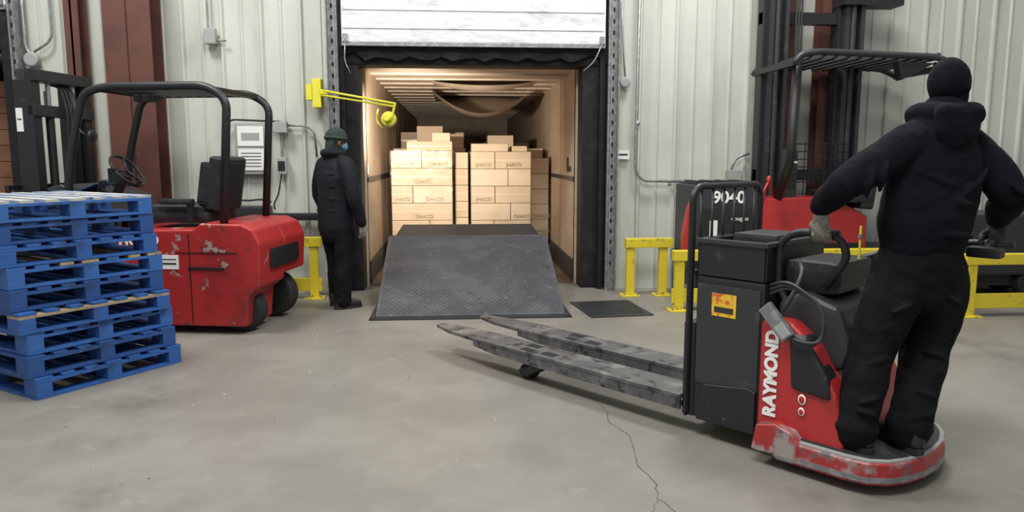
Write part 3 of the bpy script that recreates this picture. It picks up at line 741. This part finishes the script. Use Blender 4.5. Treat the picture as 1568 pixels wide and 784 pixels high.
finish(a,'pants',H,base,.008,4,.020,tx2)
# hoodie
a=M()
a.chain([(2.115,3.20,1.085),(2.115,3.20,1.12),(2.12,3.20,1.20),(2.135,3.20,1.30),(2.15,3.205,1.45),(2.16,3.21,1.56),(2.175,3.22,1.64),(2.19,3.23,1.70)],
        [(.198,.148),(.204,.156),(.228,.168),(.234,.165),(.232,.158),(.205,.138),(.145,.110),(.09,.09)],m_cloth,side=s,seg=28)
SL=V((1.99,3.165,1.55)); EL=V((1.70,3.13,1.385)); SR=V((2.335,3.27,1.55)); ER=V((2.49,3.17,1.33))
nL=lf; nR=-lf
WL=HL+nL*(.022+.028)+V((0,0,.10)); WR=HR+nR*(.02+.028)+V((0,0,.10))
cL=WL+V((-.004,-.008,.035)); cR=WR+V((0,0,.02))
a.chain([SL+V((.11,.03,.05)),SL,(SL+EL)/2+V((0,0,.005)),EL,EL*.45+cL*.55,cL],[.08,.098,.086,.076,.066,.050],m_cloth,seg=18)
a.chain([SR+V((-.11,-.03,.05)),SR,(SR+ER)/2+V((.02,0,.01)),ER,ER*.45+cR*.55,cR],[.08,.098,.088,.078,.068,.050],m_cloth,seg=18)
# hood lying on shoulders
a.chain([(2.11,3.33,1.675),(2.07,3.24,1.695),(2.10,3.145,1.69),(2.18,3.11,1.685),(2.265,3.145,1.69),(2.30,3.23,1.69),(2.28,3.33,1.675)],[.03,.044,.052,.055,.052,.044,.03],m_cloth,seg=14)
a.chain([(2.165,3.10,1.68),(2.16,3.085,1.60),(2.155,3.085,1.53)],[(.13,.055),(.12,.045),(.07,.025)],m_cloth,side=s,seg=18)
def bf(x0,z0,x1,z1,r=.017,y=3.036): 
    fold(a,V((x0,y+.03,z0)),V(((x0+x1)/2,y,(z0+z1)/2)),V((x1,y+.04,z1)),r,m_cloth)
bf(1.99,1.44,2.20,1.34); bf(2.30,1.46,2.16,1.30); bf(2.0,1.26,2.22,1.22); bf(2.02,1.18,2.26,1.15,.018); bf(2.25,1.29,2.06,1.33,.014)
fold(a,EL+V((.08,-.078,.06)),EL+V((.06,-.085,.0)),EL+V((.06,-.06,-.06)),.016,m_cloth); fold(a,EL+V((.14,-.075,.09)),EL+V((.12,-.083,.03)),EL+V((.12,-.06,-.03)),.014,m_cloth)
fold(a,ER+V((-.05,-.075,.05)),ER+V((0,-.083,.01)),ER+V((.04,-.055,.02)),.016,m_cloth)
finish(a,'hoodie',H,base,.008,3,.022,tx)
fd,hs,hu,Rm=basis((.86,.50,-.08)); hc=V((2.225,3.25,1.822))
a=M()
a.chain([hc+V((-.02,-.01,-.15)),hc+V((0,0,-.05))],[.070,.074],m_cloth)
a.ell(hc+V((0,0,.010))-fd*.010,(.084,.106,.113),m_cloth,Rm)
a.ell(hc-hu*.045+fd*.030,(.066,.074,.080),m_cloth,Rm)
a.ell(hc+fd*.103-hu*.022,(.014,.022,.024),m_cloth,Rm); a.ell(hc+fd*.092-hu*.058,(.030,.02,.018),m_cloth,Rm)
for k in (-1,1): a.ell(hc+hs*.082*k-hu*.01-fd*.005,(.010,.020,.032),m_cloth,Rm)
finish(a,'balaclava',H,base,.006,5,.006,tx)
a=M()
a.ell(hc+fd*.058+hu*.012,(.060,.052,.021),m_skin,Rm); a.ell(hc+fd*.108+hu*.004,(.010,.012,.018),m_skin,Rm)
for k in (-1,1):
    a.ell(hc+fd*.098+hs*.031*k+hu*.012,(.013,.010,.008),m_eye,Rm,seg=12); a.ell(hc+fd*.106+hs*.031*k+hu*.012,(.0055,.004,.0055),m_iris,Rm,seg=10)
    a.ell(hc+fd*.096+hs*.031*k+hu*.029,(.018,.008,.004),m_ink,Rm,seg=12)
a.done('face',H,off=base)
a=M(); W=grip(a,HL,hd,(0,0,-1),nL,.0215,m_glove); a.chain([W+V((0,0,-.01)),W+V((-.002,-.004,.02)),cL+V((0,0,.01))],[.034,.040,.043],m_glove); finish(a,'left_hand',H,base,.0035,2)
a=M(); W=grip(a,HR,hd,(0,0,-1),nR,.0205,m_gloveblk); a.chain([W+V((0,0,-.005)),W+V((0,0,.035))],[.036,.04],m_gloveblk); finish(a,'right_hand',H,base,.0035,2)
a=M(); boot(a,(1.825,3.145,.171),(-.35,.93,0),m_boot,.171); boot(a,(2.06,3.12,.171),(-.1,.99,0),m_boot,.171); a.done('boots',H,off=base)

# --- worker beside the dock
base=V((-1.19,7.47,0)); K=empty('dock_worker',base)
f=V((.72,.69,0)).normalized(); s=V((f.y,-f.x,0))
B=lambda x,y,z: V((-1.19,7.47,0))+s*x+f*y+V((0,0,z))
a=M()
a.chain([B(0,0,1.0),B(0,0,.90),B(0,0,.84)],[(.165,.13),(.17,.135),(.16,.13)],m_pants,side=s,seg=22)
for k in (-1,1):
    fy=.05 if k<0 else -.03
    a.chain([B(.09*k,0,.88),B(.10*k,.01,.70),B(.105*k,.015+fy*.5,.48),B(.11*k,fy,.28),B(.11*k,fy,.12),B(.11*k,fy,.09)],[(.100,.115),(.098,.112),(.082,.092),(.08,.09),(.076,.086),(.082,.090)],m_pants,side=s,seg=18)
finish(a,'pants',K,base,.010,4,.018,tx2)
a=M()
a.chain([B(0,-.01,.80),B(0,-.01,.95),B(0,-.01,1.12),B(0,-.01,1.30),B(0,0,1.42),B(0,0,1.50),B(0,.01,1.56)],[(.205,.165),(.20,.162),(.195,.158),(.21,.155),(.195,.135),(.12,.10),(.085,.085)],m_jacket,side=s,seg=26)
for k in (-1,1):
    w=B(.27*k,.10,.86); el=B(.285*k,.0,1.13)
    a.chain([B(.12*k,0,1.44),B(.19*k,0,1.42),B(.25*k,-.01,1.28),el,el*.4+w*.6,w],[.075,.085,.078,.073,.062,.05],m_jacket,seg=16)
a.chain([B(-.08,.05,1.53),B(-.09,-.05,1.54),B(0,-.10,1.54),B(.09,-.05,1.54),B(.08,.05,1.53)],[.03,.04,.045,.04,.03],m_jacket)
for z in (.98,1.1,1.22,1.34): a.ell(B(0,-.13,z),(.15,.032,.014),m_jacket,Matrix.Rotation(math.atan2(s.y,s.x),3,'Z'))
finish(a,'jacket',K,base,.009,4,.016,tx)
hf,hs,hu,Rm=basis((.85,.52,-.08)); hc=B(0,.03,1.655)
a=M()
a.chain([hc+V((-.02,-.02,-.14)),hc+V((0,0,-.05))],[.058,.06],m_skin)
a.ell(hc+hu*.012-hf*.008,(.074,.093,.104),m_skin,Rm); a.ell(hc-hu*.045+hf*.030,(.055,.062,.070),m_skin,Rm)
a.ell(hc+hf*.094-hu*.020,(.012,.018,.022),m_skin,Rm); a.ell(hc+hf*.08-hu*.055,(.025,.014,.008),m_skin,Rm)
for k in (-1,1): a.ell(hc+hs*.076*k-hu*.012-hf*.01,(.010,.018,.030),m_skin,Rm)
finish(a,'head',K,base,.005,3)
a=M()
for k in (-1,1): a.ell(hc+hf*.082+hs*.028*k+hu*.010,(.012,.009,.008),m_eye,Rm,seg=12); a.ell(hc+hf*.090+hs*.028*k+hu*.010,(.005,.004,.005),m_iris,Rm,seg=10)
a.ell(hc+hf*.055-hu*.048,(.060,.058,.052),m_mask,Rm)
for k in (-1,1): a.tube([hc+hf*.06+hs*.05*k-hu*.03,hc+hs*.082*k-hf*.0-hu*.0],.002,m_paper)
a.done('face_details',K,off=base)
a=M(); a.ell(hc+hu*.038-hf*.012,(.092,.112,.102),m_beanie,Rm); a.chain([hc-hf*.075-hu*.07,hc-hf*.055+hu*.03],[(.068,.04),(.08,.05)],m_beanie,side=hs); a.ell(hc+hu*.136-hf*.02,(.02,.02,.012),m_beanie)
tor=[hc+hu*.030-hf*.012+hs*math.cos(t*math.pi/10)*.090+hf*math.sin(t*math.pi/10)*.108 for t in range(21)]
a.tube(tor,.014,m_beanie); finish(a,'beanie',K,base,.006,2)
for k,nm in ((1,'right_hand'),(-1,'left_hand')):
    a=M(); relaxed(a,B(.27*k,.105,.86),(0.08,.08,-1),f,s*k,m_glove if k>0 else m_gloveblk); finish(a,nm,K,base,.004,1)
a=M()
for k in (-1,1): boot(a,B(.11*k,.05 if k<0 else -.03,0),f*.95+s*.2*k,m_boot,0.0)
a.done('boots',K,off=base)

# ------------------------------------------------------------ dock lamp
D=empty('dock_loading_light',(-1.50,8.1,2.17)); off=V(D.location)
a=M()
a.bb(-1.50,-1.41,8.05,8.25,2.02,2.32,m_yel2,bev=.01); a.bb(-1.56,-1.50,8.04,8.2,2.10,2.26,m_yel2); a.bb(-1.41,-1.33,8.04,8.07,2.16,2.2,m_yel2)
a.done('wall_bracket',D,off=off)
a=M(); a.tube([(-1.42,8.06,2.20),(-.62,7.86,2.05)],.012,m_yel2); a.tube([(-1.42,8.06,2.15),(-1.1,8.0,2.10),(-.62,7.86,2.02)],.011,m_yel2); a.cyl((-.62,7.86,2.06),(-.66,7.88,1.9),.013,m_yel2); a.done('arm',D,off=off)
a=M(); q=V((-.70,7.9,1.90)); dr=V((.15,1,-.12)).normalized()
a.cyl(q-dr*.08,q+dr*.02,.045,m_yel2,bev=.015); a.cyl(q+dr*.0,q+dr*.07,.078,m_yel2,bev=.01); a.tube([q+V((-.10,0,.1)),q+V((-.13,.02,-.02)),q+V((-.06,0,-.1))],.010,m_yel2,R=.05)
a.cyl(q+dr*.066,q+dr*.074,.066,mat('lamp_lens',(1,.92,.8),.3,emit=6))
a.done('lamp_head',D,off=off)
sp=bpy.data.lights.new('dock_spot','SPOT'); sp.energy=380; sp.color=(1,.89,.74); sp.spot_size=math.radians(95); sp.spot_blend=.8; sp.shadow_soft_size=.07
so=bpy.data.objects.new('dock_spot',sp); scene.collection.objects.link(so); so.location=q+dr*.1-off; so.rotation_euler=V((.14,1,-.04)).to_track_quat('-Z','Y').to_euler(); so.parent=D

# ------------------------------------------------------------ wall fittings
W_=8.26
a=M(); a.bb(-2.36,-2.03,W_-.04,W_,1.32,1.86,m_greybox,bev=.005); a.bb(-2.33,-2.06,W_-.05,W_-.04,1.62,1.83,m_paper); a.bb(-2.33,-2.06,W_-.05,W_-.04,1.36,1.59,m_paper)
for k in range(5): a.bb(-2.30,-2.09,W_-.052,W_-.05,1.40+k*.035,1.408+k*.035,m_ink)
a.bb(-2.29,-2.1,W_-.052,W_-.05,1.68,1.76,m_greybox); a.done('notice_board')
a=M(); a.bb(-1.93,-1.80,W_-.10,W_,1.76,1.88,m_greybox,bev=.01); a.bb(-1.92,-1.82,W_-.09,W_,1.32,1.5,m_greybox,bev=.01); a.bb(-1.905,-1.835,W_-.1,W_-.09,1.36,1.46,m_blkmetal); a.cyl((-1.87,W_-.03,1.5),(-1.87,W_-.03,1.76),.014,m_galv)
a.tube([(-1.80,W_-.04,1.84),(-1.62,W_-.04,1.84),(-1.52,W_-.04,1.78),(-1.5,W_-.04,1.5)],.012,m_galv,R=.06)
a.tube([(-1.88,W_-.04,1.88),(-2.4,W_-.04,1.90),(-2.48,W_-.05,1.80),(-2.46,W_-.05,1.5),(-2.5,W_-.05,1.1),(-2.3,W_-.05,1.03),(-2.1,W_-.06,1.05),(-2.0,W_-.06,1.02)],.010,m_rubber,R=.08)
a.tube([(-1.88,W_-.06,1.32),(-1.92,W_-.06,1.1),(-1.97,W_-.08,1.0),(-1.96,W_-.08,.94)],.009,m_rubber,R=.08); a.done('electrical_conduit')
a=M(); a.bb(-2.56,-2.0,W_-.20,W_,.78,.98,m_greymetal,bev=.02); a.bb(-2.56,-2.5,W_-.15,W_,.0,.78,m_greymetal); a.bb(-2.0,-1.38,W_-.12,W_-.04,.82,.90,m_blkmetal,bev=.02); a.done('bumper_control_unit')
a=M(); a.bb(-2.62,-2.50,W_-.08,W_,2.68,2.84,m_greybox,bev=.01); a.cyl((-2.58,W_-.03,2.84),(-2.58,W_-.03,5.0),.011,m_galv); a.tube([(-2.56,W_-.03,2.72),(-2.4,W_-.03,2.72)],.01,m_galv); a.done('junction_box')
a=M(); a.tube([(-4.42,W_-.05,5.0),(-4.42,W_-.05,2.62),(-4.34,W_-.05,2.5)],.02,m_galv,R=.05); a.cyl((-4.36,W_-.10,2.5),(-4.36,W_-.02,2.5),.075,m_greybox,bev=.02); a.tube([(-4.15,W_-.05,5.0),(-4.15,W_-.05,2.7),(-4.34,W_-.05,2.58)],.012,m_galv,R=.1); a.done('alarm_bell')
a=M(); a.tube([(2.02,W_-.05,5.0),(2.0,W_-.05,1.36),(2.08,W_-.05,1.24),(3.08,W_-.05,1.22)],.016,m_galv,R=.1); a.tube([(2.02,W_-.05,1.9),(2.02,W_-.05,1.85)],.022,m_galv)
a.bb(3.05,3.2,W_-.12,W_,1.12,1.36,m_greybox,bev=.01); a.tube([(3.1,W_-.06,1.36),(3.15,W_-.06,1.5),(3.3,W_-.06,1.54)],.014,m_galv,R=.08); a.tube([(2.4,W_-.04,1.22),(2.4,W_-.04,1.18)],.02,m_galv); a.done('wall_conduit')
a=M(); a.cyl((1.87,W_-.05,2.32),(1.87,W_,2.32),.06,m_greybox,bev=.02); a.tube([(1.87,W_-.03,2.38),(1.85,W_-.03,2.6),(1.80,W_-.03,3.4)],.009,m_galv); a.done('door_sensor')
a=M(); a.bb(1.80,1.94,W_-.01,W_-.002,1.48,1.58,m_paper); a.bb(1.82,1.92,W_-.012,W_-.01,1.52,1.54,m_ink); a.done('wall_label')

# second bay on the left
a=M(); a.bb(-7.38,-4.52,8.37,8.66,2.62,3.48,m_black); a.bb(-4.74,-4.52,8.37,8.66,0,2.62,m_black,bev=.02); a.bb(-7.38,-7.2,8.37,8.66,0,2.62,m_black,bev=.02); a.bb(-4.66,-4.56,8.20,8.37,0,2.98,m_black,bev=.01); a.done('dock_seal')
e=empty('semi_trailer',(-6,8.72,0)); off=V(e.location)
a=M(); a.bb(-7.2,-7.15,8.72,13,0,2.6,m_ply); a.bb(-4.72,-4.67,8.72,13,0,2.6,m_ply); a.bb(-7.2,-4.67,8.72,13,2.6,2.65,m_tceil); a.bb(-7.2,-4.67,8.72,13,-.04,.01,m_tfloor); a.bb(-7.2,-4.67,13,13.05,0,2.6,m_ply); a.done('trailer_shell',e,off=off)
a=M()
for k in range(13): a.bb(-7.1,-4.74,8.9,9.2,.012+k*.18,.187+k*.18,m_brownbox,bev=.008)
a.done('stacked_brown_cartons')

# ------------------------------------------------------------ lights
def area(name,loc,size,e,col,target):
    l=bpy.data.lights.new(name,'AREA'); l.shape='RECTANGLE'; l.size=size[0]; l.size_y=size[1]; l.energy=e; l.color=col
    o=bpy.data.objects.new(name,l); scene.collection.objects.link(o); o.location=loc; o.rotation_euler=(V(target)-V(loc)).to_track_quat('-Z','Y').to_euler()
area('highbay_light',(-3.5,5.2,6.5),(1.6,1.2),315,(1,.985,.94),(-2.5,5.6,0))
area('highbay_light',(2.5,6.0,6.5),(1.6,1.2),285,(1,.985,.94),(2.5,5.8,0))
area('highbay_light',(0,1.0,6.5),(2.5,2.0),300,(1,.985,.95),(0,3.5,0))
w=bpy.data.worlds.new('world'); scene.world=w; w.use_nodes=True
w.node_tree.nodes['Background'].inputs[0].default_value=(.93,.97,1,1); w.node_tree.nodes['Background'].inputs[1].default_value=.48

# ------------------------------------------------------------ camera
cd=bpy.data.cameras.new('camera'); cam=bpy.data.objects.new('camera',cd); scene.collection.objects.link(cam)
cd.lens=26; cd.sensor_width=36; cd.sensor_fit='HORIZONTAL'
cam.location=(0,0,1.5)
yw=math.radians(4.3); pt=math.radians(7.6)
d=V((math.sin(yw)*math.cos(pt),math.cos(yw)*math.cos(pt),-math.sin(pt)))
cam.rotation_euler=d.to_track_quat('-Z','Y').to_euler(); cd.clip_end=100
scene.camera=cam
